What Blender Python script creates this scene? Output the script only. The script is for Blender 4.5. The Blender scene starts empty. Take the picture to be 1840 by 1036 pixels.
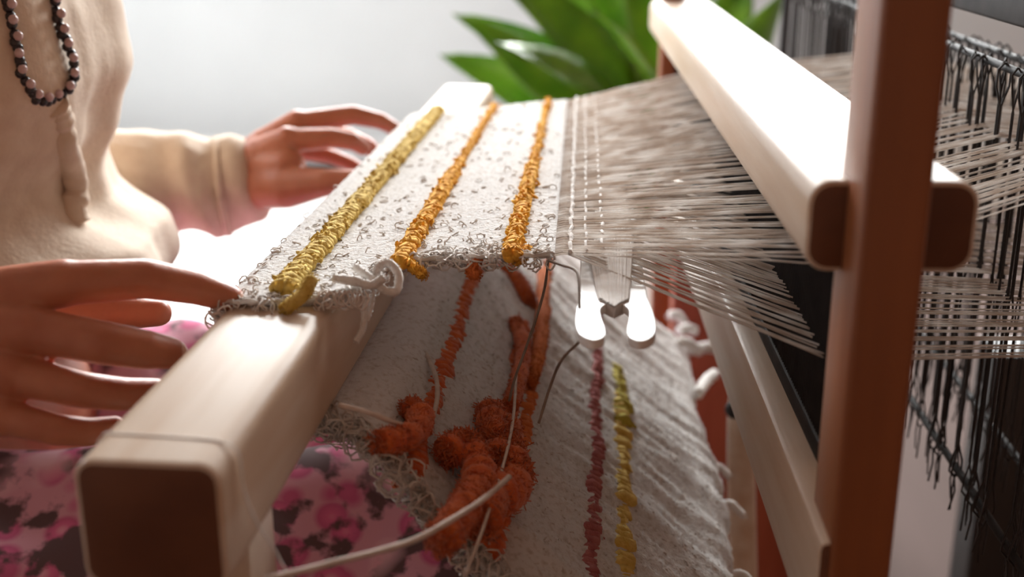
import bpy, bmesh, math, random
from mathutils import Vector, Matrix, noise
random.seed(7)
S = bpy.context.scene
COL = S.collection
R = math.radians

# ------------------------------------------------------------------ camera
CAM = Vector((0, 0, .985)); FPX = 2150.0; YAW = R(3.2915); PITCH = R(17.986)
cd = bpy.data.cameras.new('camera'); cam = bpy.data.objects.new('camera', cd); COL.objects.link(cam)
cam.location = CAM; cam.rotation_euler = (math.pi/2-PITCH, 0, YAW)
cd.sensor_width = 36; cd.lens = 36*FPX/1840; cd.clip_start = .01
cd.dof.use_dof = True; cd.dof.focus_distance = .64; cd.dof.aperture_fstop = 5.2
S.camera = cam

# ------------------------------------------------------------------ light
w = bpy.data.worlds.new('sky'); S.world = w; w.use_nodes = True
bg = w.node_tree.nodes['Background']; bg.inputs[0].default_value = (.82, .90, 1, 1); bg.inputs[1].default_value = 2.5
def area(name, loc, rot, sx, sy, power, col):
    l = bpy.data.lights.new(name, 'AREA'); l.shape = 'RECTANGLE'; l.size = sx; l.size_y = sy
    l.energy = power; l.color = col
    o = bpy.data.objects.new(name, l); COL.objects.link(o); o.location = loc; o.rotation_euler = rot
    return o
WB = (-2.1, 2.4, 1.25, 3.4)          # back window  x0 x1 z0 z1
WL = (1.0, 3.6, .85, 2.4)            # left window  y0 y1 z0 z1
YB, XL, XR, YF, HC = 4.6, -2.6, 2.9, -1.8, 3.7
area('daylight_back', (.2, YB+1.3, 3.55), (R(-90+36), 0, 0), 5.0, 2.6, 1500, (1, .99, .975))
area('daylight_left', (XL-.22, (WL[0]+WL[1])/2, (WL[2]+WL[3])/2), (0, R(-90), 0), WL[3]-WL[2], WL[1]-WL[0], 105, (.96, .98, 1))
vs = S.view_settings; vs.view_transform = 'Standard'; vs.look = 'None'; vs.exposure = 0.25; vs.gamma = 1; vs.use_curve_mapping = False

# ------------------------------------------------------------------ helpers
_f = Vector((-math.sin(YAW)*math.cos(PITCH), math.cos(YAW)*math.cos(PITCH), -math.sin(PITCH)))
_r = Vector((math.cos(YAW), math.sin(YAW), 0)); _u = _r.cross(_f)
def at(px, py, Y):
    """world point at depth Y measured from the photograph"""
    d = _f + _r*((px-920)/FPX) + _u*((518-py)/FPX)
    return CAM + d*(Y/d.y)

def tag(o, label=None, cat=None, group=None, kind=None):
    if label: o['label'] = label
    if cat: o['category'] = cat
    if group: o['group'] = group
    if kind: o['kind'] = kind
    return o
def empty(name, loc=(0, 0, 0)):
    o = bpy.data.objects.new(name, None); COL.objects.link(o); o.location = loc; o.empty_display_size = .05
    return o
class MB:
    def __init__(s): s.v = []; s.f = []; s.m = []
    def add(s, v, f, m=0):
        k = len(s.v); s.v.extend(v); s.f.extend([tuple(i+k for i in q) for q in f]); s.m.extend([m]*len(f)); return s
    def mesh(s, name, mats, smooth=True):
        me = bpy.data.meshes.new(name); me.from_pydata([tuple(p) for p in s.v], [], s.f)
        for m in (mats if isinstance(mats, (list, tuple)) else [mats]): me.materials.append(m)
        if any(s.m): me.polygons.foreach_set('material_index', s.m)
        if smooth: me.polygons.foreach_set('use_smooth', [True]*len(me.polygons))
        me.update(); return me
    def build(s, name, mats, parent=None, smooth=True, origin=None):
        if origin is not None:
            o_ = Vector(origin); s.v = [Vector(p)-o_ for p in s.v]
        o = bpy.data.objects.new(name, s.mesh(name, mats, smooth)); COL.objects.link(o)
        if origin is not None: o.location = origin
        if parent: put(o, parent)
        return o
def put(o, parent):
    """parent keeping the world position (parents are unrotated or share the rotation)"""
    o.parent = parent
    if parent.type == 'EMPTY' or True: o.matrix_parent_inverse = Matrix.Translation(-Vector(wloc(parent)))
    return o
def wloc(o):
    p = Vector(o.location)
    while o.parent:
        pi = o.matrix_parent_inverse.translation; p = p + pi + Vector(o.parent.location); o = o.parent
    return p
def frame(d):
    d = d.normalized(); a = Vector((0, 0, 1)) if abs(d.z) < .9 else Vector((1, 0, 0))
    x = d.cross(a).normalized(); return x, d.cross(x).normalized()
def tube(pts, rad, n=6, cap=True):
    pts = [Vector(p) for p in pts]; N = len(pts)
    if not isinstance(rad, (list, tuple)): rad = [rad]*N
    v = []; f = []; x = None
    for i, p in enumerate(pts):
        d = (pts[min(i+1, N-1)]-pts[max(i-1, 0)])
        if d.length < 1e-9: d = Vector((0, 0, 1))
        d.normalize()
        if x is None: x, y = frame(d)
        else:
            x = (x - d*x.dot(d))
            if x.length < 1e-6: x, y = frame(d)
            x.normalize()
        y = d.cross(x)
        for k in range(n):
            a = 2*math.pi*k/n; v.append(p + (x*math.cos(a)+y*math.sin(a))*rad[i])
    for i in range(N-1):
        for k in range(n):
            a = i*n+k; b = i*n+(k+1) % n; f.append((a, b, b+n, a+n))
    if cap:
        f.append(tuple(range(n-1, -1, -1))); f.append(tuple(range((N-1)*n, N*n)))
    return v, f
def smooth_path(pts, sub=6):
    P = [Vector(p) for p in pts]; out = []
    for i in range(len(P)-1):
        a = P[max(i-1, 0)]; b = P[i]; c = P[i+1]; d = P[min(i+2, len(P)-1)]
        for k in range(sub):
            t = k/sub
            out.append(.5*((2*b)+(c-a)*t+(2*a-5*b+4*c-d)*t*t+(3*b-a-3*c+d)*t**3))
    out.append(P[-1]); return out
def rbox(x0, x1, y0, y1, z0, z1, r=.004, seg=3, axis=None):
    """rounded box; faces looking along axis get material slot 1 (end grain)"""
    bm = bmesh.new(); bmesh.ops.create_cube(bm, size=1)
    for q in bm.verts: q.co = Vector(((x0+x1)/2+q.co.x*(x1-x0), (y0+y1)/2+q.co.y*(y1-y0), (z0+z1)/2+q.co.z*(z1-z0)))
    if axis is None:
        bmesh.ops.bevel(bm, geom=bm.edges[:], offset=r, segments=seg, affect='EDGES', profile=.5)
    else:
        long = [e for e in bm.edges if abs((e.verts[0].co-e.verts[1].co)[axis]) > 1e-6]
        bmesh.ops.bevel(bm, geom=long, offset=r, segments=seg, affect='EDGES', profile=.5)
        bm.normal_update()
        ends = [f for f in bm.faces if abs(f.normal[axis]) > .99]
        ed = {e for f in ends for e in f.edges}
        bmesh.ops.bevel(bm, geom=list(ed), offset=min(r*.3, .002), segments=2, affect='EDGES', profile=.5)
    bm.normal_update(); bm.verts.ensure_lookup_table()
    v = [p.co.copy() for p in bm.verts]; f = [tuple(p.index for p in q.verts) for q in bm.faces]
    m = [1 if axis is not None and abs(q.normal[axis]) > .99 else 0 for q in bm.faces]
    bm.free(); return v, f, m
def piece(name, b, mats, parent=None, rotz=0, pivot=None, smooth=True, **kw):
    v, f, m = rbox(*b, **kw)
    if rotz:
        M = Matrix.Rotation(rotz, 3, 'Z'); pv = Vector(pivot); v = [M @ (p-pv)+pv for p in v]
    mb = MB(); mb.v = v; mb.f = f; mb.m = m
    o = mb.build(name, mats, parent, smooth=False)
    for i, q in enumerate(o.data.polygons): q.use_smooth = True
    o.data.set_sharp_from_angle(angle=R(35)) if hasattr(o.data, 'set_sharp_from_angle') else None
    return o
def remesh(mb, voxel, smooth=6, fac=.5):
    """union of overlapping shells as one continuous skin: returns verts, faces"""
    me = mb.mesh('tmp', [], False); o = bpy.data.objects.new('tmp', me); COL.objects.link(o)
    a = o.modifiers.new('r', 'REMESH'); a.mode = 'VOXEL'; a.voxel_size = voxel
    if smooth:
        b = o.modifiers.new('s', 'SMOOTH'); b.factor = fac; b.iterations = smooth
    dg = bpy.context.evaluated_depsgraph_get(); e = o.evaluated_get(dg); m2 = e.to_mesh()
    v = [q.co.copy() for q in m2.vertices]; f = [tuple(q.vertices) for q in m2.polygons]
    e.to_mesh_clear(); bpy.data.objects.remove(o); bpy.data.meshes.remove(me)
    return v, f
def ball(c, r, sc=(1, 1, 1), n=12, rot=None):
    v = []; f = []; m = n//2
    c = Vector(c)
    for i in range(m+1):
        th = math.pi*i/m
        for k in range(n):
            a = 2*math.pi*k/n
            p = Vector((math.sin(th)*math.cos(a)*sc[0], math.sin(th)*math.sin(a)*sc[1], math.cos(th)*sc[2]))*r
            if rot: p = rot @ p
            v.append(c+p)
    for i in range(m):
        for k in range(n):
            a = i*n+k; b = i*n+(k+1) % n; f.append((a, a+n, b+n, b))
    return v, f
def limb(mb, pts, rad, n=14):
    P = [Vector(p) for p in pts]
    for i in range(len(P)-1):
        mb.add(*tube([P[i].lerp(P[i+1], t/4) for t in range(5)], [rad[i]+(rad[i+1]-rad[i])*t/4 for t in range(5)], n))
    for p, r in zip(P, rad): mb.add(*ball(p, r, n=n))

# ------------------------------------------------------------------ materials
def mat(name, base, rough=.6, var=None, scale=20, stretch=(1, 1, 1), bump=0, bscale=200, coat=0, metal=0, sub=0, subr=(1, .3, .15), subs=.006, spec=.5, trans=0, contrast=(.35, .65), sheen=0):
    m = bpy.data.materials.new(name); m.use_nodes = True; nt = m.node_tree; P = nt.nodes['Principled BSDF']
    P.inputs['Roughness'].default_value = rough; P.inputs['Metallic'].default_value = metal
    P.inputs['Specular IOR Level'].default_value = spec
    if coat: P.inputs['Coat Weight'].default_value = coat; P.inputs['Coat Roughness'].default_value = .3
    if sheen: P.inputs['Sheen Weight'].default_value = sheen; P.inputs['Sheen Roughness'].default_value = .5
    if sub:
        P.inputs['Subsurface Weight'].default_value = sub; P.inputs['Subsurface Radius'].default_value = subr; P.inputs['Subsurface Scale'].default_value = subs
    tc = nt.nodes.new('ShaderNodeTexCoord'); mp = nt.nodes.new('ShaderNodeMapping'); mp.inputs['Scale'].default_value = stretch
    nt.links.new(tc.outputs['Object'], mp.inputs[0])
    base4 = (*base, 1)
    if var:
        nz = nt.nodes.new('ShaderNodeTexNoise'); nz.inputs['Scale'].default_value = scale; nz.inputs['Detail'].default_value = 5
        nt.links.new(mp.outputs[0], nz.inputs['Vector'])
        cr = nt.nodes.new('ShaderNodeValToRGB'); e = cr.color_ramp.elements
        e[0].position = contrast[0]; e[1].position = contrast[1]; e[0].color = base4; e[1].color = (*var, 1)
        nt.links.new(nz.outputs['Fac'], cr.inputs[0]); nt.links.new(cr.outputs[0], P.inputs['Base Color'])
    else: P.inputs['Base Color'].default_value = base4
    if bump:
        n2 = nt.nodes.new('ShaderNodeTexNoise'); n2.inputs['Scale'].default_value = bscale; n2.inputs['Detail'].default_value = 3
        nt.links.new(mp.outputs[0], n2.inputs['Vector'])
        b = nt.nodes.new('ShaderNodeBump'); b.inputs['Strength'].default_value = bump; b.inputs['Distance'].default_value = .002
        nt.links.new(n2.outputs['Fac'], b.inputs['Height']); nt.links.new(b.outputs[0], P.inputs['Normal'])
    if trans:
        tr = nt.nodes.new('ShaderNodeBsdfTranslucent'); mx = nt.nodes.new('ShaderNodeMixShader'); mx.inputs[0].default_value = trans
        if var: nt.links.new(cr.outputs[0], tr.inputs[0])
        else: tr.inputs[0].default_value = base4
        nt.links.new(P.outputs[0], mx.inputs[1]); nt.links.new(tr.outputs[0], mx.inputs[2])
        nt.links.new(mx.outputs[0], nt.nodes['Material Output'].inputs[0])
    return m
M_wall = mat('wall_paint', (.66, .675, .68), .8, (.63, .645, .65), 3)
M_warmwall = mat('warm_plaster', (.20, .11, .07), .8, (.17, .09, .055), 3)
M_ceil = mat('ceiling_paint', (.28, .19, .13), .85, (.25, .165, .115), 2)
M_floor = mat('shaded_floor_boards', (.078, .052, .046), .85, (.06, .040, .034), 5, (1, .15, 1), spec=.15)  # whole floor darkened: the shade under the loom is in its colour
M_added_rug = mat('added_rug_wool', (.62, .61, .60), .9, (.54, .53, .52), 30, bump=.5, bscale=120)
M_frame = mat('window_paint', (.85, .85, .85), .4, (.8, .8, .8), 6)
GL = bpy.data.materials.new('glass'); GL.use_nodes = True
_n = GL.node_tree; _g = _n.nodes.new('ShaderNodeBsdfTransparent'); _g.inputs[0].default_value = (.96, .97, .97, 1)
_gl = _n.nodes.new('ShaderNodeBsdfGlossy'); _gl.inputs['Roughness'].default_value = .02; _mx = _n.nodes.new('ShaderNodeMixShader'); _mx.inputs[0].default_value = .05
_n.links.new(_g.outputs[0], _mx.inputs[1]); _n.links.new(_gl.outputs[0], _mx.inputs[2]); _n.links.new(_mx.outputs[0], _n.nodes['Material Output'].inputs[0])
PALE = (.70, .575, .465)
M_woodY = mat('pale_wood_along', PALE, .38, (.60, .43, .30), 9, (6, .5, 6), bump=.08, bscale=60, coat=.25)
M_end = mat('shaded_end_grain', (.16, .055, .022), .55, (.12, .038, .015), 30, bump=.1, bscale=120)  # naturally darker end grain, deepened further to put shade into the beam ends
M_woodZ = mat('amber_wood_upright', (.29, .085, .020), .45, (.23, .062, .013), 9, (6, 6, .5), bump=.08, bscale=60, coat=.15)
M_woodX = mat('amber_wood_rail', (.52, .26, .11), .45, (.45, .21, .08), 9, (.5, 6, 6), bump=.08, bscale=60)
M_dark = mat('black_stained_wood', (.014, .011, .010), .5, (.024, .018, .016), 9, (6, 6, .6))
M_red = mat('red_brown_wood', (.34, .085, .04), .5, (.27, .06, .025), 9, (6, 6, .6), bump=.08, bscale=60)
M_skin = mat('skin', (.55, .215, .125), .42, (.46, .155, .085), 40, bump=.12, bscale=320, sub=.35, subr=(1, .25, .12), subs=.008)
M_nail = mat('nail', (.86, .62, .52), .25, (.82, .55, .46), 60)
M_sweater = mat('cream_wool', (.74, .61, .48), .85, (.66, .52, .40), 60, bump=.25, bscale=260, sheen=.2)
M_skirt = None
M_web = mat('white_boucle', (.90, .885, .87), .9, (.66, .60, .54), 300, bump=.7, bscale=500, trans=.32, contrast=(.50, .76))
M_loop = mat('boucle_loop_yarn', (.86, .82, .78), .9, (.62, .54, .48), 70, trans=.15)
M_yarn = mat('white_yarn', (.88, .86, .84), .85, (.78, .74, .70), 150, bump=.3, bscale=900)
M_warp = mat('linen_warp', (.93, .90, .87), .8, (.66, .57, .50), 60, bump=.2, bscale=900, trans=.55)
M_thread = mat('grey_thread', (.30, .24, .20), .8, (.22, .17, .14), 120)
M_twine = mat('pale_twine', (.74, .64, .58), .85, (.60, .50, .44), 120)
M_must = mat('mustard_yarn', (.80, .60, .18), .9, (.62, .42, .08), 160, bump=.4, bscale=700)
M_oran = mat('amber_yarn', (.93, .52, .07), .9, (.80, .36, .03), 160, bump=.4, bscale=700)
M_rust = mat('rust_yarn', (.72, .16, .03), .92, (.56, .09, .015), 160, bump=.4, bscale=700, sheen=.3)
M_tang = mat('tangerine_yarn', (.74, .22, .06), .92, (.60, .14, .03), 160, bump=.4, bscale=700)
M_mauve = mat('mauve_yarn', (.46, .16, .15), .92, (.34, .09, .09), 160, bump=.4, bscale=700)
M_olive = mat('olive_yarn', (.50, .42, .06), .92, (.40, .32, .04), 160, bump=.4, bscale=700)
M_white = mat('white_plastic', (.90, .89, .88), .35, (.86, .85, .84), 30)
M_black = mat('black_cord', (.022, .018, .017), .6, (.04, .032, .03), 200)
M_steel = mat('dark_steel', (.035, .03, .03), .6, (.02, .018, .018), 60, spec=.25)
M_bead = mat('black_bead', (.012, .010, .014), .3, (.03, .025, .03), 80)
M_bead2 = mat('pink_bead', (.66, .50, .50), .3, (.58, .42, .43), 80)
M_leaf = mat('leaf_green', (.10, .27, .015), .3, (.22, .42, .03), 14, coat=.2, trans=.25)
M_pot = mat('pot_ceramic', (.62, .58, .54), .5, (.55, .51, .47), 10)
M_soil = mat('soil', (.05, .035, .025), .95, (.09, .06, .04), 60, bump=.6, bscale=150)
M_hair = mat('dark_hair', (.05, .03, .02), .5, (.09, .05, .03), 60, (1, 1, .1))

# ------------------------------------------------------------------ room
def boxmesh(mb, x0, x1, y0, y1, z0, z1, m=0):
    v = [Vector((x, y, z)) for x in (x0, x1) for y in (y0, y1) for z in (z0, z1)]
    mb.add(v, [(0, 1, 3, 2), (4, 6, 7, 5), (0, 4, 5, 1), (2, 3, 7, 6), (0, 2, 6, 4), (1, 5, 7, 3)], m)
def struct(name, boxes, m):
    mb = MB()
    for b in boxes: boxmesh(mb, *b)
    return tag(mb.build(name, m, smooth=False), kind='structure')
T = .2
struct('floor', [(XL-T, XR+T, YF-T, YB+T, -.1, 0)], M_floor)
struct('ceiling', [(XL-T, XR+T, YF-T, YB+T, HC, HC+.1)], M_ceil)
struct('wall_back', [(XL, WB[0], YB, YB+T, 0, HC), (WB[1], XR, YB, YB+T, 0, HC), (WB[0], WB[1], YB, YB+T, 0, WB[2]), (WB[0], WB[1], YB, YB+T, WB[3], HC)], M_wall)
struct('wall_left', [(XL-T, XL, YF, WL[0], 0, HC), (XL-T, XL, WL[1], YB+T, 0, HC), (XL-T, XL, WL[0], WL[1], 0, WL[2]), (XL-T, XL, WL[0], WL[1], WL[3], HC)], M_wall)
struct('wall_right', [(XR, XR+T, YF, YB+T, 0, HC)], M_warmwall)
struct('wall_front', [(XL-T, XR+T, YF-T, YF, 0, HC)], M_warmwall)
struct('baseboard_back', [(XL, XR, YB-.015, YB, 0, .09)], M_frame)
def window(name, ax, c, a0, a1, z0, z1, n):
    root = tag(empty(name, (c, (a0+a1)/2, z0) if ax == 0 else ((a0+a1)/2, c, z0)), kind='structure')
    def bx(nm, p0, p1, q0, q1, m, d=.03):
        mb = MB(); boxmesh(mb, *((c-d, c+d, p0, p1, q0, q1) if ax == 0 else (p0, p1, c-d, c+d, q0, q1)))
        mb.build(nm, m, root, smooth=False)
    e = .06
    bx('window_frame', a0, a1, z0, z0+e, M_frame); bx('window_frame', a0, a1, z1-e, z1, M_frame)
    for k in range(n+1):
        x = a0+(a1-a0-e)*k/n; bx('mullion', x, x+e, z0+e, z1-e, M_frame)
    for k in range(n):
        x = a0+(a1-a0-e)*k/n+e; bx('pane', x, a0+(a1-a0-e)*(k+1)/n, z0+e, z1-e, GL, .003)
mb = MB(); NXr, NYr = 44, 52  # invented pale cover, added to give the far floor a bright patch
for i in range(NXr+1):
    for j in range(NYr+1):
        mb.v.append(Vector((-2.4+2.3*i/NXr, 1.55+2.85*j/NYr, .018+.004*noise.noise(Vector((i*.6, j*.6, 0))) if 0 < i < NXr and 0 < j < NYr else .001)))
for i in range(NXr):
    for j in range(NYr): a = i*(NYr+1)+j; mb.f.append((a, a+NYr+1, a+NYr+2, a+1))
mb.m = [0]*len(mb.f); added_rug = mb.build('added_rug', M_added_rug)
tag(added_rug, 'pale woven cover added to keep the floor beyond the weaver bright', 'added_rug')
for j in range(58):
    fr = MB(); y = 1.57+2.81*j/57; fr.add(*tube([(-.10, y, .008), (-.075, y+random.uniform(-.01, .01), .006), (-.045, y+random.uniform(-.02, .02), .005)], .004, 5)); fr.build('added_rug_tassel', M_added_rug, added_rug)
window('window_1', 1, YB+.1, WB[0], WB[1], WB[2], WB[3], 4)
window('window_2', 0, XL-.1, WL[0], WL[1], WL[2], WL[3], 3)

# ------------------------------------------------------------------ loom frame
loom = tag(empty('floor_loom', (.2, .85, 0)), 'wooden floor loom frame with pale rounded breast beam in front of the weaver', 'loom')
BR = R(-1.9); BP = (-.147, .37, .78)               # the breast beam stands slightly askew
piece('breast_beam', (-.1755, -.122, .368, 1.262, .749, .80), [M_woodY, M_end], loom, BR, BP, r=.008, seg=5, axis=1)
for y in (.37, 1.20):
    dx = .0335*(y-.37)
    piece('front_leg', (-.17+dx, -.125+dx, y+.03, y+.072, 0, .75), [M_woodY, M_end], loom, r=.004, axis=2)
    piece('back_leg', (.76, .81, y, y+.042, 0, .79), [M_woodZ, M_end], loom, r=.004, axis=2)
    piece('side_rail', (-.13+dx, .765, y+.036, y+.066, .06, .12), [M_woodX, M_end], loom, r=.004, axis=0)
piece('back_beam', (.755, .815, .36, 1.30, .77, .805), [M_woodY, M_end], loom, r=.008, axis=1)
piece('cloth_roller', (.03, .08, .41, 1.21, .36, .41), [M_woodY, M_end], loom, r=.02, seg=5, axis=1)
piece('far_board', (.105, .26, 1.262, 1.30, .0, .66), [M_red, M_end], loom, r=.004, axis=2)
for y in (.33, 1.54): piece('upright', (.62, .67, y, y+.035, .0, 1.35), [M_woodZ, M_end], loom, r=.004, axis=2)
piece('top_bar', (.625, .665, .33, 1.575, 1.31, 1.35), [M_woodY, M_end], loom, r=.004, axis=1)
# pale lever with a rounded top standing behind the lower beater rail
lv = MB(); lv.add(*tube(smooth_path([(.17, .93, .10), (.155, .93, .35), (.142, .93, .52), (.139, .93, .585), (.138, .93, .60)], 5), [.012]*16+[.011, .010, .009, .007, .003], 12))
lever = lv.build('pawl_lever', M_woodY, loom)
kb = MB(); kb.add(*ball(Vector((.131, .918, .585)), .008, n=10)); kb.build('peg', M_steel, lever)
piece('lever_foot', (.14, .20, .90, .96, .05, .11), [M_woodX, M_end], loom, r=.004, axis=0)
piece('dark_post', (.44, .56, 1.20, 1.26, 0, .53), [M_dark, M_dark], loom, r=.004, axis=2)
piece('cross_rail', (.15, .19, .436, 1.236, .06, .11), [M_woodX, M_end], loom, r=.004, axis=1)

# ------------------------------------------------------------------ beater with reed
TR = R(1.0)
beater = tag(empty('beater', (.11, .45, .25)), 'swinging beater with rounded pale top beam held by dark amber uprights', 'beater')
piece('upright', (.1035, .128, .430, .472, .22, 1.25), [M_woodZ, M_end], beater, r=.003, axis=2)
piece('upright', (.085, .110, 1.312, 1.352, .22, 1.25), [M_woodZ, M_end], beater, r=.003, axis=2)
piece('top_beam', (.0885, .1545, .457, 1.34, .8455, .8825), [M_woodY, M_end], beater, TR, (.1, .457, .86), r=.0095, seg=5, axis=1)
piece('lower_beam', (.0985, .127, .433, 1.34, .688, .739), [M_woodY, M_end], beater, TR, (.1, .475, .7), r=.003, seg=2, axis=1)
reed = piece('reed_channel', (.112, .122, .50, 1.30, .737, .748), [M_steel, M_steel], beater, TR, (.1, .475, .7), r=.002, seg=2, axis=1)
piece('reed_channel', (.112, .122, .50, 1.30, .838, .849), [M_steel, M_steel], beater, TR, (.1, .475, .7), r=.002, seg=2, axis=1)
dm = MB(); k = 0
while .502+k*.0037 < 1.298:
    y = .502+k*.0037; dx = -(y-.475)*math.tan(TR); boxmesh(dm, .1135+dx, .1205+dx, y, y+.0004, .745, .842); k += 1
tag(dm.build('reed_dents', M_steel, reed, smooth=False), kind='stuff')

# ------------------------------------------------------------------ heddle shafts
def heddle_mesh():
    mb = MB(); z0, z1 = .631, .891; zm = (z0+z1)/2
    for sx in (-1, 1):
        up = [(sx*.0, 0, z1+.004), (sx*.0035, sx*.001, z1), (sx*.003, sx*.003, z1-.010), (0, sx*.0008, z1-.022), (0, sx*.0006, zm+.012), (0, sx*.0028, zm), (0, sx*.0006, zm-.012), (0, sx*.0008, z0+.02), (sx*.003, sx*.002, z0+.008), (sx*.0035, sx*.001, z0), (0, 0, z0-.004)]
        mb.add(*tube(up, .0007, 4))
    mb.add(*tube([(0, 0, z0-.004), (.001, .002, z0-.015), (-.001, -.001, z0-.028)], .0007, 4))
    return mb
hm = heddle_mesh().mesh('heddle', M_black)
shaft_look = ['front heddle shaft with black string heddles just behind the beater', 'rear heddle shaft with black string heddles, farther from the beater']
for s_ in range(2):
    X = .25+.055*s_; dz = (.0, -.012, .008, -.006)[s_]
    sh = tag(empty('heddle_shaft', (X, .9, .60)), shaft_look[s_], 'heddle shaft', 'heddle shafts behind the beater')
    for z in (.891+dz, .631+dz):
        b = MB(); b.add(*tube([(X, .42, z), (X, .8, z), (X, 1.52, z)], .0026, 8)); b.build('heddle_bar', M_steel, sh)
    piece('shaft_rail', (X-.006, X+.006,   .40, 1.53, .917+dz, .940+dz), [M_steel, M_steel], sh, r=.002, axis=1)
    for y in (.405, 1.515): piece('end_stick', (X-.005, X+.005, y, y+.012, .620+dz, .94+dz), [M_steel, M_steel], sh, r=.002, axis=2)
    y = .565+random.random()*.01; n = 0
    while y < 1.50:
        h = bpy.data.objects.new('heddle', hm); COL.objects.link(h); h.location = (X, y, dz); h.rotation_euler = (random.uniform(-.012, .012), random.uniform(-.008, .008), random.uniform(-.8, .8)); put(h, sh)
        y += random.choice((.006, .008, .010, .014))

# ------------------------------------------------------------------ woven cloth
cloth = tag(empty('woven_cloth', (-.05, .8, .6)), 'white boucle cloth with amber and rust stripes still on the loom', 'cloth')
# path of the web in x-z: fell, over the breast beam, round it and down to the right
path = [(-.012, .812), (-.06, .809), (-.110, .8045), (-.120, .8035), (-.145, .8025), (-.168, .8025), (-.1775, .799), (-.1785, .79), (-.1785, .765), (-.176, .7485), (-.165, .7465), (-.145, .746), (-.126, .7475), (-.105, .7455), (-.08, .731), (-.042, .700), (.0, .667), (.04, .634), (.08, .602), (.098, .587), (.104, .572), (.098, .552), (.08, .50), (.075, .42)]
pp = [Vector((a, 0, b)) for a, b in path]
PS = smooth_path(pp, 8)
_L = [0]
for a, b in zip(PS, PS[1:]): _L.append(_L[-1]+(b-a).length)
LEN = _L[-1]
def on_path(u):
    u = min(max(u, 0), LEN-1e-6)
    lo, hi = 0, len(_L)-1
    while hi-lo > 1:
        mid = (lo+hi)//2
        if _L[mid] <= u: lo = mid
        else: hi = mid
    t = (u-_L[lo])/max(_L[hi]-_L[lo], 1e-9); p = PS[lo].lerp(PS[hi], t); d = (PS[hi]-PS[lo]).normalized()
    return p, Vector((-d.z, 0, d.x))*-1      # outer normal: up on the top run
def u_of(x, lower):
    if not lower: return min((abs(p.x-x), l) for p, l in zip(PS, _L) if l < .165)[1]
    best = None
    for i, p in enumerate(PS):
        if lower == (_L[i] > .26):
            e = abs(p.x-x)
            if best is None or e < best[0]: best = (e, _L[i])
    return best[1]
def lerp_tab(tab, u):
    if u <= tab[0][0]: return tab[0][1]
    for (a, b), (c, d) in zip(tab, tab[1:]):
        if u <= c: t = (u-a)/(c-a); t = t*t*(3-2*t); return b+(d-b)*t
    return tab[-1][1]
NEAR = [(0, .586), (.078, .592), (.112, .535), (.15, .530), (.19, .533), (.26, .522), (.33, .492), (.42, .47), (.6, .47)]
FAR = [(0, 1.086), (.10, 1.08), (.15, 1.065), (.3, 1.065), (.5, 1.09)]
def beamshift(u): return lerp_tab([(0, 0), (.09, .7), (.12, 1), (.27, 1), (.33, .4), (.42, 0)], u)
def web_point(u, y, off=0, raw=False):
    p, n = on_path(u); q = p+n*off
    x = q.x+.0335*(y-.37)*beamshift(u)-.012*beamshift(u)*0
    z = q.z
    if u > .30:                                   # soft folds and sag of the hanging web
        k = min(1, (u-.30)/.08)
        a = .007*noise.noise(Vector((x*9, y*7, 3)))+.0042*noise.noise(Vector((u*9, y*42, 6)))+.0026*noise.noise(Vector((u*22, y*95, 1)))
        sag = -.018*k*max(0, .62-y)/.15
        x += n.x*a*k; z += n.z*a*k+sag
    return Vector((x, y, z))
def nrm(u): return on_path(u)[1]
wm = MB(); NU, NT = 300, 190
idx = []
for i in range(NU+1):
    u = LEN*i/NU; y0 = lerp_tab(NEAR, u); y1 = lerp_tab(FAR, u); n = nrm(u)
    for j in range(NT+1):
        t = j/NT; t = t**1.25
        y = y0+(y1-y0)*t
        if j == 0: y += .004*noise.noise(Vector((u*120, 1, 1)))
        rough = .0006+ (.0009 if u > .28 else 0)
        d = rough*(noise.noise(Vector((u*330, y*330, 0)))+.8*noise.noise(Vector((u*700, y*260, 4))))
        p = web_point(u, y, .0)
        wm.v.append(p+n*(d+.0008))
for i in range(NU):
    for j in range(NT):
        a = i*(NT+1)+j; wm.f.append((a, a+1, a+NT+2, a+NT+1))
wm.m = [0]*len(wm.f)
web = wm.build('web', M_web, cloth)
sol = web.modifiers.new('thickness', 'SOLIDIFY'); sol.thickness = .0016; sol.offset = -1

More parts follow.
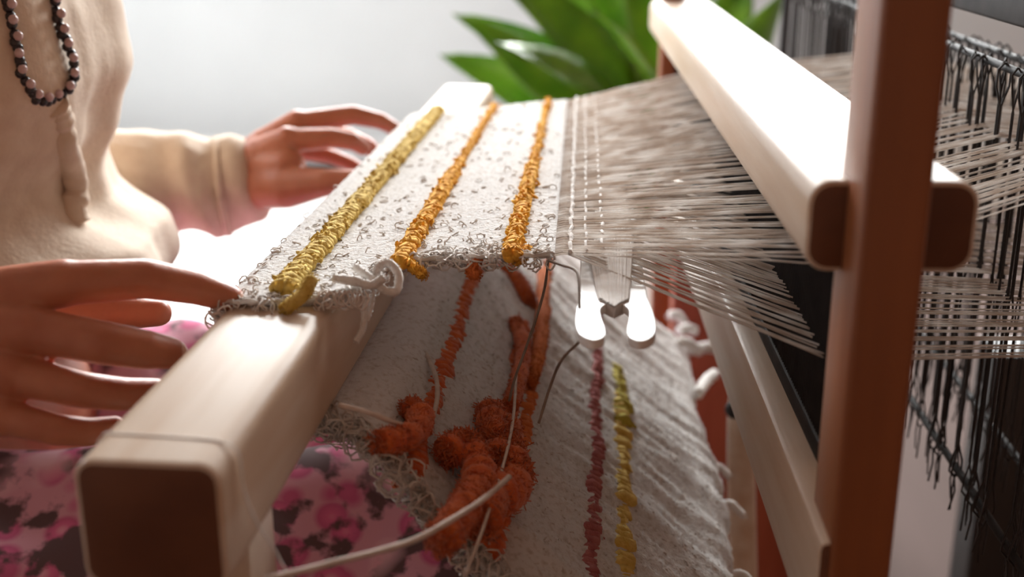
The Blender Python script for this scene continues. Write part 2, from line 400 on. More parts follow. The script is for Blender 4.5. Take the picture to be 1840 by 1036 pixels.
# chunky inlaid stripes: strands twisted round each other on the web
def stripe(name, m, u0, u1, r, y_in=0, y_out=None, strands=3, pitch=.016, lump=.25, over=.0, y_far=None, thin_after=None, slack=0):
    """u0 at the near selvedge, u1 at the far one"""
    mb = MB(); ya = lerp_tab(NEAR, u0)-over+y_in; yb = y_far or lerp_tab(FAR, u1)
    seed = random.random()*50
    N = int((yb-ya)/.0026)
    for s_ in range(strands):
        pts = []; rd = []
        for k in range(N+1):
            t = k/N; y = ya+(yb-ya)*t; u = u0+(u1-u0)*t
            g = 1.0
            if thin_after and y > thin_after: g = .62
            lm = 1+lump*1.6*noise.noise(Vector((y*45, seed, s_)))
            a = 2*math.pi*(y/pitch+s_/strands)+1.5*noise.noise(Vector((y*20, seed, 0)))
            rr = r*.62*g*lm
            n = nrm(u); p = web_point(u+slack*noise.noise(Vector((y*11, seed, 9)))+math.cos(a)*rr, y)
            pts.append(p+n*(r*.55*g+math.sin(a)*rr*.75)); rd.append(r*.56*g*(1+.35*noise.noise(Vector((y*160, seed, s_+7)))))
        mb.add(*tube(pts, rd, 6))
    # little yarn nubs so the strands look like spun wool
    for k in range(int((yb-ya)/.0016)):
        y = ya+(yb-ya)*random.random()**1.3; t = (y-ya)/(yb-ya); u = u0+(u1-u0)*t; g = .62 if thin_after and y > thin_after else 1
        a = random.uniform(0, math.pi); n = nrm(u)
        c = web_point(u+math.cos(a)*r*g*1.0, y)+n*(r*.4*g+math.sin(a)*r*.85*g)
        q = [c+Vector((random.gauss(0, 1), random.gauss(0, 1), random.gauss(0, 1)))*.0012 for _ in range(3)]
        mb.add(*tube(smooth_path(q, 2), [.0005, .0009, .0011, .0009, .0005], 5))
    return mb.build(name, m, cloth)
uS1a, uS2a, uS3a = u_of(-.147, False), u_of(-.096, False), u_of(-.030, False)
stripe('mustard_stripe', M_must, uS1a, uS1a+.003, .0056, .012, thin_after=None)
stripe('amber_stripe', M_oran, uS2a+.002, uS2a+.000, .0047, 0, over=.006, thin_after=.80)
stripe('amber_stripe', M_oran, uS3a+.002, uS3a-.002, .0045, 0, over=.006, thin_after=.80)
uA, uB, uB2, uC, uD = [u_of(x, True) for x in (-.079, -.043, -.032, .017, .031)]
stripe('rust_stripe', M_rust, uA, uA, .0070, .01, slack=.004, lump=.5)
stripe('rust_stripe', M_rust, uB+.002, uB, .0075, .02, slack=.003, lump=.6, y_far=.80)
stripe('tangerine_stripe', M_tang, uB2, uB2+.004, .0068, .09, slack=.002, lump=.5)
stripe('mauve_stripe', M_mauve, uC-.008, uC+.006, .0068, .0, slack=.004, lump=.5)
stripe('mustard_stripe', M_must, uD-.004, uD+.003, .0080, .0, slack=.003, lump=.8, y_far=.80)
stripe('olive_stripe', M_olive, uD+.002, uD+.004, .0085, .285, slack=.002, lump=.8, y_far=.87)

# boucle loops standing on the web and along its near selvedge
lo = MB()
def loop(c, r, rad, n, seg=7):
    x, y = frame(n); ph = random.random()*6.28; tw = random.uniform(.5, 1.3); ax = Vector((random.gauss(0, 1), random.gauss(0, 1), random.gauss(0, 1)))*.5+n
    x, y = frame(ax); pts = []
    for k in range(seg+1):
        a = ph+k/seg*6.28*tw; pts.append(c+(x*math.cos(a)+y*math.sin(a))*r*random.uniform(.8, 1.2)+n*r*.5)
    lo.add(*tube(pts, rad, 3, False))
for k in range(900):
    u = random.uniform(.002, .165); t = random.random()**6; y0 = lerp_tab(NEAR, u); y = y0+.003+(1.07-y0)*t
    loop(web_point(u, y), random.uniform(.0012, .0026), .00045, nrm(u))
for k in range(17000):
    u = random.uniform(.30, .60); t = random.random()**1.6; y0 = lerp_tab(NEAR, u); y = y0+.003+(1.02-y0)*t
    loop(web_point(u, y), random.uniform(.0010, .0026), .0005, nrm(u))
tag(lo.build('boucle_loops', M_loop, cloth), kind='stuff')
lo = MB()
for k in range(420):
    u = random.uniform(.262, .46); y = lerp_tab(NEAR, u)+random.uniform(-.006, .012)
    loop(web_point(u, y)+Vector((0, 0, random.uniform(-.006, .003))), random.uniform(.003, .0075), .0006, Vector((random.gauss(0, .4), -1, random.gauss(0, .4))).normalized(), 10)
tag(lo.build('selvedge_loops', M_loop, cloth), kind='stuff'); lo = MB()
for k in range(130):
    u = random.uniform(.0, .17); y = lerp_tab(NEAR, u)+random.uniform(-.003, .006)
    loop(web_point(u, y)+Vector((0, 0, random.uniform(-.004, .001))), random.uniform(.002, .0045), .0006, Vector((random.gauss(0, .4), -1, random.gauss(0, .4))).normalized(), 8)
tag(lo.build('selvedge_loops', M_yarn, cloth), kind='stuff')

# rolled selvedge cord along the near edge of the top run
mb = MB(); pts = []
for k in range(60):
    u = .002+.165*k/59; pts.append(web_point(u, lerp_tab(NEAR, u))+Vector((0, 0, .001+.0006*math.sin(k*1.7))))
mb.add(*tube(pts, [.0012+.0005*noise.noise(Vector((k*.6, 0, 0))) for k in range(60)], 6)); mb.build('selvedge_cord', M_warp, cloth)

def yarn(name, pts, rad, m, parent, fuzz=0, sub=7, n=7, label=None):
    P = smooth_path(pts, sub); mb = MB()
    mb.add(*tube(P, [rad*(1+.18*noise.noise(q*300)+(.24*noise.noise(q*130) if rad > .0045 else 0)) for q in P], n))
    for k in range(int(fuzz*len(P))):
        c = random.choice(P); d = Vector((random.gauss(0, 1), random.gauss(0, 1), random.gauss(0, 1))).normalized()
        b = c+d*rad*.85; q = [b, b+d*rad*.12+Vector((random.gauss(0, 1), random.gauss(0, 1), random.gauss(0, 1)))*rad*.12, b+d*rad*.08+Vector((random.gauss(0, 1), random.gauss(0, 1), random.gauss(0, 1)))*rad*.2]
        mb.add(*tube(q, max(.00025, rad*.035), 3, False))
    o = mb.build(name, m, parent)
    if label: o['label'] = label
    return o
# yarn tails of the stripes hanging over the near selvedge
yarn('yarn_tail', [at(560, 500, .537), at(545, 528, .530), at(525, 545, .526), at(512, 556, .524)], .0034, M_must, cloth, 30, label='mustard yarn end over the breast beam')
yarn('yarn_tail', [at(742, 462, .598), at(738, 476, .588), at(752, 486, .584), at(760, 494, .583)], .0030, M_oran, cloth, 30)
yarn('yarn_tail', [at(862, 466, .592), at(850, 476, .588), at(846, 490, .585), at(858, 494, .586)], .0028, M_tang, cloth, 30)
yarn('yarn_tail', [at(948, 448, .60), at(938, 462, .592), at(925, 468, .588)], .0032, M_oran, cloth, 30)
yarn('yarn_curl', [at(640, 480, .556), at(668, 500, .545), at(690, 520, .540), at(712, 522, .542), at(716, 495, .548), at(700, 473, .552), at(680, 480, .551), at(676, 500, .548)], .0022, M_yarn, cloth, 14, label='white yarn curling off the selvedge')
yarn('yarn_curl', [at(600, 500, .545), at(640, 505, .542), at(668, 512, .540), at(690, 498, .54)], .0024, M_yarn, cloth, 14)
for k in range(9):
    x = 575+k*9
    yarn('stray_loop', [at(x, 522, .538), at(x-14+random.uniform(-6, 6), 535+random.uniform(0, 12), .532), at(x+4, 552+random.uniform(-4, 8), .531), at(x+16, 538, .533), at(x+8, 522, .538)], .0005, M_twine, cloth, 0, 5, 4)
yarn('stray_tail', [at(660, 522, .542), at(655, 560, .538), at(652, 590, .537), at(640, 612, .536)], .0016, M_yarn, cloth, 20)
yarn('stray_tail', [at(672, 520, .542), at(668, 548, .54), at(660, 575, .538)], .0010, M_yarn, cloth, 20)
# thick rust loops at the ends of the lower stripes
def sheet(px, py, off=0):
    n = Vector((.18, 0, .22)); c = n.dot(Vector((-.12, 0, .765))); d = _f + _r*((px-920)/FPX) + _u*((518-py)/FPX)
    s_ = (c-n.dot(CAM))/n.dot(d); return CAM+d*s_+n.normalized()*off
def rust(pts, rad, m=M_rust): yarn('yarn_loop', [sheet(x, y, .006+o) for x, y, o in pts], rad, m, cloth, 90, 9, 12)
rust([(725, 748, 0), (735, 770, .003), (728, 795, .003), (700, 812, .003), (668, 810, 0)], .0062)
rust([(790, 828, 0), (808, 822, .004), (826, 850, .006), (834, 892, .006), (815, 930, .006), (795, 960, .004), (775, 990, .002)], .0078)
rust([(868, 755, 0), (872, 800, .003), (880, 820, .004), (868, 850, .004)], .0088)
rust([(893, 785, 0), (888, 840, .004), (894, 880, .006), (885, 910, .006), (858, 920, .004), (840, 960, .003)], .0098)
rust([(845, 860, .002), (850, 900, .004), (842, 940, .004)], .007)
rust([(896, 492, .0), (915, 520, .003), (930, 545, .003), (940, 556, 0)], .0062)
rust([(916, 590, 0), (925, 640, .003), (915, 700, .003), (905, 740, .0)], .0052)
rust([(968, 500, 0), (962, 560, .002), (958, 620, .003), (948, 670, .002), (940, 700, 0)], .0050, M_tang)
for a, b in (((1240, 602), (1218, 598)), ((1283, 636), (1240, 632)), ((1275, 680), (1250, 712)), ((1222, 586), (1200, 570)), ((1250, 640), (1215, 618))):
    p, q = sheet(*a, .006), sheet(*b, .003)
    yarn('fringe_tab', [q, q.lerp(p, .5)+Vector((0, 0, .003)), p], .0052, M_yarn, cloth, 8)
for y in (.62, .70, .80, .86):
    p = web_point(u_of(.10, True), y); yarn('fringe_tab', [p, p+Vector((.012, .004, .004)), p+Vector((.022, -.003, -.002))], .003, M_yarn, cloth, 8)
# loose threads
yarn('loose_thread', [at(985, 468, .585), at(978, 520, .60), at(962, 575, .60), at(945, 625, .60), at(925, 680, .59), at(915, 720, .59)], .00075, M_thread, cloth, 0, 6, 5, 'dark thread hanging from the fell')
yarn('loose_thread', [at(985, 468, .585), at(1010, 476, .57), at(1038, 492, .555), at(1042, 560, .53), at(1048, 602, .52), at(1010, 645, .54), at(990, 690, .56), at(968, 760, .56)], .00075, M_thread, cloth, 0, 6, 5, 'dark thread caught round the shuttle tip')
yarn('loose_thread', [sheet(762, 640, .002), sheet(768, 700, .008), sheet(757, 760, .012), sheet(735, 798, .012), sheet(690, 793, .012), sheet(640, 775, .012), sheet(590, 748, .008)], .0013, M_twine, cloth, 4, 6, 6)
yarn('loose_thread', [sheet(905, 700, .012), sheet(880, 800, .02), sheet(860, 880, .02), sheet(830, 985, .016), sheet(810, 1060, .01)], .0009, M_twine, cloth, 2, 6, 5)
tw = yarn('twine', [at(915, 856, .50), at(870, 895, .46), at(800, 940, .435), at(730, 975, .42), at(600, 1010, .40), at(480, 1040, .385)], .0013, M_twine, cloth, 6, 6, 6, 'pale twine trailing from the rust loops')

# last loose picks beyond the fell
for x_, r_ in ((-.004, .0012), (.004, .0008), (.0125, .0010)):
    yarn('loose_pick', [Vector((x_+.0015*noise.noise(Vector((y*.9, x_*300, 0))), .584+.5*y/60, .8135+.0012*(-1)**y+(x_+.008)*.12)) for y in range(61)], r_, M_yarn, cloth, 0, 2, 5)
# warp threads, every second one lifted
NW = 300
for i in range(NW):
    t = (i+.35*math.sin(i*2.1)+.9*noise.noise(Vector((i*.37, 0, 0))))/(NW-1); t = min(max(t, 0), 1)
    yf = .588+t*(1.084-.588); yr = .512+t*(1.125-.512); up = i % 2 == 0
    dxr = -(yr-.475)*math.tan(TR)
    jz = random.uniform(-.0022, .0022); zr = (.8345 if up else .7862)+jz
    xh = .25+.055*(0 if up else 1); zh = (.851 if up else .760)+jz
    pts = [(.0-.016, yf, .811), (-.008, yf, .813)]
    for k in range(1, 9):
        q = k/8; pts.append((-.008+(.117+dxr+.008)*q, yf+(yr-yf)*q+random.uniform(-.0005, .0005), .813+(zr-.813)*q+random.uniform(-.0005, .0005)))
    yh = .60+t*(1.12-.60); yb_ = .66+t*(1.12-.66)
    pts += [(xh, yh, zh), (.5, (yh+yb_)/2, (zh+.806)/2), (.785, yb_, .807)]
    mb = MB(); mb.add(*tube(pts, random.choice((.00048, .0006, .0007)), 4, False)); mb.build('warp_thread', M_warp, cloth)

# ------------------------------------------------------------------ stick shuttle in the shed
shut = tag(empty('stick_shuttle', (.018, .8, .796)), 'white forked stick shuttle wound with pale yarn lying in the open shed', 'shuttle')
def shuttle_outline():
    X0, W, Y0, Y1 = .0175, .0180, .492, 1.135; pts = []
    def fork(y, s):   # s=+1 near end
        o = []
        o += [(-W*.90, y+s*.06), (-W*1.0, y+s*.035), (-W*.98, y+s*.012), (-W*.80, y+s*.001), (-W*.52, y-s*.0025), (-W*.30, y+s*.003), (-W*.28, y+s*.014), (-W*.36, y+s*.030), (-W*.34, y+s*.042), (0, y+s*.050)]
        return o+[(-a, b) for a, b in reversed(o[:-1])]
    a = fork(Y0, 1); b = fork(Y1, -1)
    return [(X0+x, y) for x, y in a]+[(X0-x, y) for x, y in b]
ol = shuttle_outline(); h_ = len(ol)//2; ol = [(p.x, p.y) for part_ in (ol[:h_], ol[h_:]) for p in smooth_path([Vector((a, b, 0)) for a, b in part_], 4)]; n = len(ol); mb = MB()
bm = bmesh.new(); vs_ = [bm.verts.new((x, y, .7985)) for x, y in ol]; fc = bm.faces.new(vs_)
ex = bmesh.ops.extrude_face_region(bm, geom=[fc]); bmesh.ops.translate(bm, vec=(0, 0, .0045), verts=[g for g in ex['geom'] if isinstance(g, bmesh.types.BMVert)])
bmesh.ops.recalc_face_normals(bm, faces=bm.faces)
rim = [e for e in bm.edges if len(e.link_faces) == 2 and abs(e.verts[0].co.z-e.verts[1].co.z) < 1e-6]
bmesh.ops.bevel(bm, geom=rim, offset=.0005, segments=2, affect='EDGES', profile=.5); bmesh.ops.triangulate(bm, faces=[f for f in bm.faces if len(f.verts) > 4])
me = bpy.data.meshes.new('blade'); bm.to_mesh(me); bm.free(); me.materials.append(M_white)
bl = bpy.data.objects.new('blade', me); COL.objects.link(bl); put(bl, shut)
mb = MB()
for k in range(44):
    ph = k/44; a = .0175+(-.0125+.025*ph); hz = .0060*math.sin(math.pi*(.12+.76*ph))**.5
    ya = .534+.010*abs(2*ph-1); yb = 1.093-.010*abs(2*ph-1)
    pts = []
    for q in range(13):
        s = q/12; pts.append((.0175+(a-.0175)*(.55+.45*min(1, min(s, 1-s)*6)), ya+(yb-ya)*s, .8032+hz*min(1, min(s, 1-s)*8)+random.uniform(-.0006, .0006)))
    low = [(x, y, .7982-hz*.6*min(1, min(j/12, 1-j/12)*8)) for j, (x, y, z) in enumerate(pts)][::-1]
    mb.add(*tube(pts+low+[pts[0]], .00085, 5, False))
tag(mb.build('wound_yarn', M_yarn, shut), kind='stuff')

# ------------------------------------------------------------------ thread wrapped round the breast beam
mb = MB(); P = smooth_path([(-.1745, .390, .796), (-.171, .390, .7998), (-.166, .389, .8002), (-.140, .387, .8002), (-.127, .385, .8000), (-.1205, .384, .796), (-.1195, .384, .782), (-.1165, .386, .768), (-.112, .39, .755), (-.108, .40, .735), (-.10, .415, .715), (-.09, .44, .705)], 6)
mb.add(*tube(P, .00042, 6)); tag(mb.build('yarn_strand', M_yarn), 'pale yarn strand wrapped over the near end of the breast beam', 'yarn')

# ------------------------------------------------------------------ plant
PB = Vector((.20, 2.0, .50))
plant = tag(empty('potted_plant', (PB.x, PB.y, 0)), 'potted plant with broad arching green leaves behind the loom', 'plant')
mb = MB(); prof = [(.0, .0), (.10, .0), (.125, .06), (.15, .40), (.165, .47), (.165, .495), (.150, .495), (.145, .45), (.0, .45)]
for i, (r_, z) in enumerate(prof):
    for k in range(28): a = k/28*6.283; mb.v.append(Vector((PB.x+r_*math.cos(a), PB.y+r_*math.sin(a), z)))
for i in range(len(prof)-1):
    for k in range(28): a = i*28+k; b = i*28+(k+1) % 28; mb.f.append((a, b, b+28, a+28))
mb.m = [0]*len(mb.f); mb.build('pot', M_pot, plant)
mb = MB(); mb.add(*ball((PB.x, PB.y, .455), .148, (1, 1, .12), 20)); mb.build('soil', M_soil, plant)
def leaf(base, az, L, lean, wid, droop, roll=0):
    mb = MB(); p = Vector(base); N = 16; el = R(lean); dirh = Vector((math.cos(az), math.sin(az), 0)); side = Vector((-math.sin(az), math.cos(az), 0)); rows = []
    for k in range(N+1):
        t = k/N; wd = wid*(math.sin(math.pi*min(1, .12+.88*t))**.75 if t < 1 else 0)*(1 if t > .1 else .5+5*t)
        d = dirh*math.cos(el)+Vector((0, 0, math.sin(el))); nn = -dirh*math.sin(el)+Vector((0, 0, math.cos(el)))
        cs, sn = math.cos(R(roll)), math.sin(R(roll)); sd = side*cs+nn*sn; nn = nn*cs-side*sn
        row = []
        for s in (-1, -.5, 0, .5, 1):
            row.append(p+sd*wd*s+nn*(abs(s)**1.3*wd*.35)+nn*.004*math.sin(t*14+s*2))
        mb.v.extend(row); p = p+d*L/N; el -= R(droop)/N
    for k in range(N):
        for s in range(4): a = k*5+s; mb.f.append((a, a+1, a+6, a+5))
    mb.m = [0]*len(mb.f); o = mb.build('leaf', M_leaf, plant)
    m = o.modifiers.new('thickness', 'SOLIDIFY'); m.thickness = .0012
for (az, L, lean, wid, droop, roll) in [(180, .52, 60, .050, 40, -62), (190, .54, 70, .054, 40, -58), (172, .50, 48, .050, 34, -66), (215, .50, 62, .048, 46, -40), (235, .48, 72, .052, 44, -30), (165, .54, 80, .054, 30, -70), (195, .44, 40, .048, 30, -60), (260, .48, 80, .052, 40, 0), (290, .48, 80, .050, 44, 10), (70, .50, 78, .050, 46, 10), (110, .50, 80, .050, 46, 0), (140, .52, 70, .052, 46, -30), (155, .48, 56, .050, 40, -50), (178, .56, 86, .052, 20, -75), (184, .50, 52, .048, 20, -70)]:
    a = R(az); leaf(PB+Vector((math.cos(a)*.03, math.sin(a)*.05, -.03)), a, L, lean, wid, droop, roll)

# ------------------------------------------------------------------ person
VH = .0013
def W(px, py, Y): return at(px, py, Y)
bodymb = MB()
hand = MB()
# right hand, near the camera: index and thumb pinch the corner of the cloth
idxp = [W(118, 508, .508), W(262, 500, .520), W(352, 516, .531), W(414, 536, .537)]
midp = [W(58, 592, .492), W(186, 616, .488), W(262, 628, .496), W(306, 634, .503)]
rinp = [W(22, 672, .484), W(150, 701, .482), W(222, 708, .490), W(282, 704, .499)]
pinp = [W(8, 748, .477), W(102, 772, .474), W(160, 776, .479), W(206, 768, .486)]
limb(hand, idxp, [.0106, .0096, .0084, .0068]); limb(hand, midp, [.0106, .0100, .0092, .0076])
limb(hand, rinp, [.0094, .0084, .0078, .0066]); limb(hand, pinp, [.0082, .0072, .0066, .0056])
wr = Vector((-.345, .497, .800))
thp = [wr+Vector((.022, .028, .0)), W(40, 585, .545), W(190, 562, .562), W(285, 562, .563)]
limb(hand, thp, [.014, .0125, .0098, .0070])
for q, r_ in ((idxp[0], .0118), (midp[0], .0120), (rinp[0], .0114), (pinp[0], .0100)):
    limb(hand, [wr+(q-wr)*.12, wr+(q-wr)*.6, q], [.0150, .0135, r_*.96])
for a, b in ((idxp[0], midp[0]), (midp[0], rinp[0]), (rinp[0], pinp[0])):
    limb(hand, [a.lerp(b, .5)+(wr-a.lerp(b, .5))*.2, a.lerp(b, .5)+(wr-a.lerp(b, .5))*.7], [.0098, .0125])
limb(hand, [thp[1].lerp(wr, .3), midp[0].lerp(wr, .5)], [.0125, .0125])
elb = Vector((-.56, .50, .845))
limb(hand, [wr, wr.lerp(elb, .4), elb], [.0235, .030, .040])
rv, rf = remesh(hand, VH, 7, .5); bodymb.add(rv, rf)
# left hand, beyond: fingers rest on the far part of the web
hand = MB()
idl = [W(518, 252, 1.000), W(598, 248, 1.000), W(634, 254, 1.003), W(652, 266, 1.008)]
mil = [W(535, 222, 1.025), W(634, 206, 1.036), W(684, 217, 1.043), W(718, 236, 1.046)]
ril = [W(535, 240, 1.045), W(622, 244, 1.052), W(662, 262, 1.055), W(684, 284, 1.052)]
pil = [W(528, 268, 1.060), W(592, 280, 1.062), W(630, 294, 1.062), W(655, 308, 1.058)]
wl = W(415, 330, 1.015)
tl = [wl.lerp(W(520, 336, .985), .35), W(516, 336, .977), W(584, 328, .960), W(636, 322, .955)]
limb(hand, idl, [.0105, .0090, .0080, .0068]); limb(hand, mil, [.0105, .0088, .0076, .0062])
limb(hand, ril, [.0100, .0084, .0074, .0060]); limb(hand, pil, [.0088, .0072, .0064, .0054])
limb(hand, tl, [.022, .0185, .0120, .0085])
for q in (idl[0], mil[0], ril[0], pil[0]): limb(hand, [wl, wl.lerp(q, .55), q], [.0255, .0205, .0125])
limb(hand, [wl.lerp(tl[1], .3), tl[1], idl[0].lerp(tl[1], .5)], [.020, .0165, .0120])
limb(hand, [wl.lerp(idl[0], .35), tl[1].lerp(idl[0], .4)], [.021, .0165])
ell = Vector((-.53, .97, .735))
limb(hand, [wl, wl.lerp(ell, .4), ell], [.0300, .031, .036])
rv, rf = remesh(hand, VH*1.2, 7, .5); bodymb.add(rv, rf)
# trunk, neck, head and legs under the clothes
tr = MB()
shr, shl = Vector((-.50, .64, 1.10)), Vector((-.50, .98, 1.10)); pel = Vector((-.50, .81, .60))
limb(tr, [shr, elb], [.048, .038]); limb(tr, [shl, ell], [.048, .034])
for z, rx, ry, x in ((.60, .12, .16, -.49), (.70, .10, .135, -.485), (.82, .10, .13, -.48), (.95, .105, .145, -.48), (1.06, .095, .16, -.49)): tr.add(*ball((x, .81, z), 1, (rx, ry, .09), 20))
limb(tr, [(-.49, .81, 1.08), (-.47, .81, 1.22)], [.055, .05])
tr.add(*ball((-.455, .81, 1.315), 1, (.092, .074, .112), 24)); tr.add(*ball((-.425, .81, 1.265), 1, (.06, .052, .055), 18))
tr.add(*ball((-.362, .81, 1.30), 1, (.016, .012, .022), 10)); tr.add(*ball((-.375, .81, 1.262), 1, (.014, .024, .009), 10))
for s in (-1, 1):
    tr.add(*ball((-.462, .81+s*.076, 1.305), 1, (.018, .008, .030), 10))
    limb(tr, [(-.46, .81+s*.10, .565), (-.06, .81+s*.12, .540)], [.062, .045]); limb(tr, [(-.06, .81+s*.12, .548), (-.075, .81+s*.12, .10)], [.050, .034])
    limb(tr, [(-.085, .81+s*.12, .05), (.07, .81+s*.13, .03)], [.034, .026])
rv, rf = remesh(tr, .007, 4, .5); bodymb.add(rv, rf)
person = bodymb.build('person', M_skin, origin=(-.45, .81, .0))
tag(person, 'person in a cream sweater and pink floral skirt, both hands at the cloth', 'person')
def nail(tip, prev, nrm_, r, name='fingernail'):
    d = (tip-prev).normalized(); n = (nrm_-d*nrm_.dot(d)).normalized(); s = d.cross(n); mb = MB()
    for i in range(6):
        for k in range(7):
            t = i/5; a = (k/6-.5)*1.9; ww = r*.86*(1 if t < .7 else math.sqrt(max(0, 1-((t-.7)/.34)**2)))
            mb.v.append(tip+d*(-.35*r+1.25*r*t)+n*(r*1.04*math.cos(a)-(.10*r if t < .9 else .22*r)-(.35*r*max(0, t-.55)))+s*ww*math.sin(a))
    for i in range(5):
        for k in range(6): a = i*7+k; mb.f.append((a, a+1, a+8, a+7))
    mb.m = [0]*len(mb.f); o = mb.build(name, M_nail, person); m = o.modifiers.new('t', 'SOLIDIFY'); m.thickness = .0006
nail(tl[3], tl[2], Vector((0, -.2, 1)), .0080, 'thumbnail')
for a in (idxp, midp): nail(a[3], a[2], Vector((0, -.75, .65)), .0064 if a is idxp else .0073)
nail(idl[3], idl[2], Vector((.4, .5, 1)), .0068); nail(mil[3], mil[2], Vector((.4, .5, 1)), .0062)
# hair and eyes
mb = MB(); mb.add(*ball((-.478, .81, 1.34), 1, (.098, .088, .105), 24)); mb.add(*ball((-.57, .81, 1.33), 1, (.05, .05, .05), 16))
v_, f_ = remesh(mb, .007, 3); mb = MB(); mb.add(v_, f_); mb.build('hair', M_hair, person)
for s in (-1, 1): mb = MB(); mb.add(*ball((-.376, .81+s*.03, 1.322), .010, n=10)); mb.build('eye', M_bead, person)

# sweater: one knitted shell with sleeves
sw = MB()
TORSO = [(.690, -.325, .150), (.725, -.300, .175), (.752, -.306, .180), (.775, -.342, .168), (.80, -.347, .163), (.84, -.330, .166), (.875, -.318, .170), (.91, -.322, .173), (.96, -.335, .176), (1.02, -.355, .18), (1.08, -.385, .175), (1.12, -.42, .14)]
def torso_at(z):
    a = lerp_tab([(q[0], q[1]) for q in TORSO], z); b = lerp_tab([(q[0], q[2]) for q in TORSO], z); return a, b, -.60   # front x, half width, back x
tz = [.69+.43*k/40 for k in range(41)]; tv = []; tf = []
for z in tz:
    fx, ry, bx_ = torso_at(z); cx = (fx+bx_)/2; rx = (fx-bx_)/2
    for k in range(40): a = k/40*6.2832; tv.append(Vector((cx+rx*math.cos(a), .81+ry*math.sin(a), z)))
for i in range(40):
    for k in range(40): a = i*40+k; b = i*40+(k+1) % 40; tf.append((a, b, b+40, a+40))
tf.append(tuple(range(39, -1, -1))); tf.append(tuple(range(40*40, 41*40))); sw.add(tv, tf)
def on_torso(px, py, off=.0):
    """point on the near side of the chest that the photograph shows at this spot"""
    Y = .68
    for _ in range(12):
        p = at(px, py, Y); fx, ry, bx_ = torso_at(min(max(p.z, .69), 1.12)); cx = (fx+bx_)/2; rx = (fx-bx_)/2
        q = max(0.02, 1-((p.x-cx)/rx)**2); Y = .5*Y+.5*(.81-ry*math.sqrt(q)-off)
    return at(px, py, Y)
limb(sw, [(-.49, .81, 1.08), (-.48, .81, 1.15)], [.075, .062])
limb(sw, [shr, Vector((-.58, .56, .95)), elb, wr.lerp(elb, .24)], [.070, .064, .056, .040]); limb(sw, [shl, Vector((-.56, 1.0, .90)), ell], [.070, .062, .052])
cuff = W(412, 334, 1.012); mid_ = W(300, 328, 1.00)
limb(sw, [ell, W(190, 322, .99), mid_, W(385, 330, 1.01), cuff], [.050, .0455, .0445, .0435, .0405])
v_, f_ = remesh(sw, .0035, 5)
mb = MB(); out = []
ax = (cuff-ell).normalized()
for p in v_:
    d = 0
    if p.y > .93 and p.x > -.47:      # sleeve folds
        s = (p-ell).dot(ax); a = math.atan2(p.z-.745, p.y-1.0)
        d = .0075*math.sin(s*130+1.6*math.sin(a)+3*noise.noise(p*12))*(.5+noise.noise(p*9+Vector((5, 0, 0))))
        if p.x > cuff.x-.012: d += .002
        c = ell+ax*s
    else:
        d = .012*noise.noise(Vector((p.x*18, p.y*18, p.z*5)))+.004*math.sin(p.z*60+p.y*30)*noise.noise(p*10)
        c = Vector((-.47, .81, p.z))
    n = (p-c); n.normalize(); out.append(p+n*d)
mb.add(out, f_); sweater = mb.build('sweater', M_sweater, person)
# ribbed cuff ring and draped front edge
mb = MB(); c0 = cuff+ax*-.004; xx, yy = frame(ax); ring = []
for k in range(33):
    a = k/32*6.2832; ring.append(c0+(xx*math.cos(a)+yy*math.sin(a))*.0412)
mb.add(*tube(ring, .0034, 8, False)); mb.build('cuff', M_sweater, sweater)
mb = MB(); P = smooth_path([on_torso(*q) for q in ((96, 186), (104, 200), (110, 225), (118, 260), (130, 300), (138, 340), (134, 375), (140, 398))], 6)
mb.add(*tube(P, [.0085+.003*noise.noise(Vector((k*.35, 0, 0))) for k in range(len(P))], 10)); mb.build('front_edge', M_sweater, sweater)
# necklace of black and pale beads
neck = MB(); np_ = smooth_path([on_torso(60, -200, .011)]+[on_torso(x, y, .011) for x, y in ((88, -60), (104, 30), (118, 80), (132, 125), (122, 162), (90, 183), (60, 172), (40, 130), (22, 40), (0, -60), (-30, -200))], 40)
neck.add(*tube(np_[::8], .0006, 5)); necklace = neck.build('necklace', M_black, person)
acc = 0; last = np_[0]; cnt = 0
bmA = MB(); bmA.add(*ball((0, 0, 0), .0034, n=10)); bA = bmA.mesh('bead', M_bead); bmB = MB(); bmB.add(*ball((0, 0, 0), .0030, n=10)); bB = bmB.mesh('bead', M_bead2)
for p in np_[1:]:
    acc += (p-last).length; last = p
    if acc > .0046:
        acc = 0; cnt += 1
        b = bpy.data.objects.new('bead', bA); COL.objects.link(b); b.location = p+Vector((random.uniform(-.0012, .0012), random.uniform(-.001, .001), random.uniform(-.0012, .0012))); put(b, necklace)
        if cnt % 2 == 0 and p.z < .93:
            b = bpy.data.objects.new('bead', bB); COL.objects.link(b); b.location = p+Vector((random.uniform(-.001, .001)+.0025, -.0025, .0035)); put(b, necklace)
# skirt with printed flowers
M_skirt = bpy.data.materials.new('floral_cotton'); M_skirt.use_nodes = True; nt = M_skirt.node_tree; P_ = nt.nodes['Principled BSDF']; P_.inputs['Roughness'].default_value = .85
tc = nt.nodes.new('ShaderNodeTexCoord')
def ramp(src, stops):
    cr = nt.nodes.new('ShaderNodeValToRGB'); e = cr.color_ramp.elements
    while len(e) < len(stops): e.new(.5)
    for q, (p, c) in zip(e, stops): q.position = p; q.color = (*c, 1)
    nt.links.new(src, cr.inputs[0]); return cr
vo = nt.nodes.new('ShaderNodeTexVoronoi'); vo.inputs['Scale'].default_value = 42; nt.links.new(tc.outputs['Object'], vo.inputs['Vector'])
r1 = ramp(vo.outputs['Distance'], [(.0, (.75, .42, .50)), (.22, (.62, .13, .27)), (.40, (.50, .10, .22)), (.55, (.60, .30, .38))])
n1 = nt.nodes.new('ShaderNodeTexNoise'); n1.inputs['Scale'].default_value = 42; n1.inputs['Detail'].default_value = 4; nt.links.new(tc.outputs['Object'], n1.inputs['Vector'])
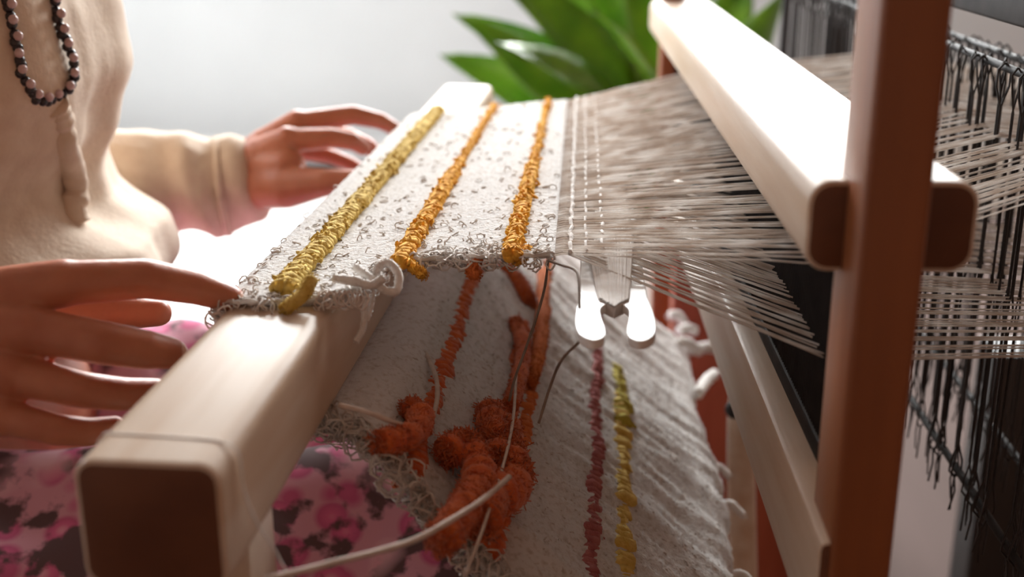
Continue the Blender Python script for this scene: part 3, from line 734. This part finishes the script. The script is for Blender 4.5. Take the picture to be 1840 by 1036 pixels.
r2 = ramp(n1.outputs['Fac'], [(.50, (0, 0, 0)), (.58, (1, 1, 1))])
mx = nt.nodes.new('ShaderNodeMix'); mx.data_type = 'RGBA'; nt.links.new(r2.outputs[0], mx.inputs[0]); nt.links.new(r1.outputs[0], mx.inputs[6]); mx.inputs[7].default_value = (.10, .055, .06, 1)
n3 = nt.nodes.new('ShaderNodeTexNoise'); n3.inputs['Scale'].default_value = 11; nt.links.new(tc.outputs['Object'], n3.inputs['Vector'])
r3 = ramp(n3.outputs['Fac'], [(.55, (0, 0, 0)), (.62, (1, 1, 1))])
mx2 = nt.nodes.new('ShaderNodeMix'); mx2.data_type = 'RGBA'; nt.links.new(r3.outputs[0], mx2.inputs[0]); nt.links.new(mx.outputs[2], mx2.inputs[6]); mx2.inputs[7].default_value = (.74, .46, .53, 1)
nt.links.new(mx2.outputs[2], P_.inputs['Base Color'])
mb = MB(); NX, NY = 90, 90
for i in range(NX+1):
    x = -.60+.62*i/NX
    for j in range(NY+1):
        s = -1+2*j/NY; y = .81+s*.27
        th = .0
        for c in (-.11, .11):
            q = abs(s*.27-c)/.10; th = max(th, 1-q*q)
        z = .575+.060*max(th, -.35)-.02*(x+.3)
        z -= .55*max(0, x+.03)**1.0*5 if x > -.03 else 0
        z -= max(0, abs(s)-.80)*1.6
        z += .016*noise.noise(Vector((x*11, y*8, 2)))+.006*math.sin(y*55+6*noise.noise(Vector((x*6, y*6, 0))))
        mb.v.append(Vector((x, y, z)))
for i in range(NX):
    for j in range(NY): a = i*(NY+1)+j; mb.f.append((a, a+NY+1, a+NY+2, a+1))
mb.m = [0]*len(mb.f); sk = mb.build('skirt', M_skirt, person); m = sk.modifiers.new('t', 'SOLIDIFY'); m.thickness = .003
# bench
bench = tag(empty('weaving_bench', (-.52, .81, 0)), 'plain wooden bench under the seated person', 'bench')
piece('seat', (-.68, -.36, .60, 1.02, .455, .495), [M_woodY, M_end], bench, r=.006, axis=1)
for x in (-.66, -.42):
    for y in (.62, .96): piece('leg', (x, x+.04, y, y+.04, 0, .456), [M_woodZ, M_end], bench, r=.004, axis=2)
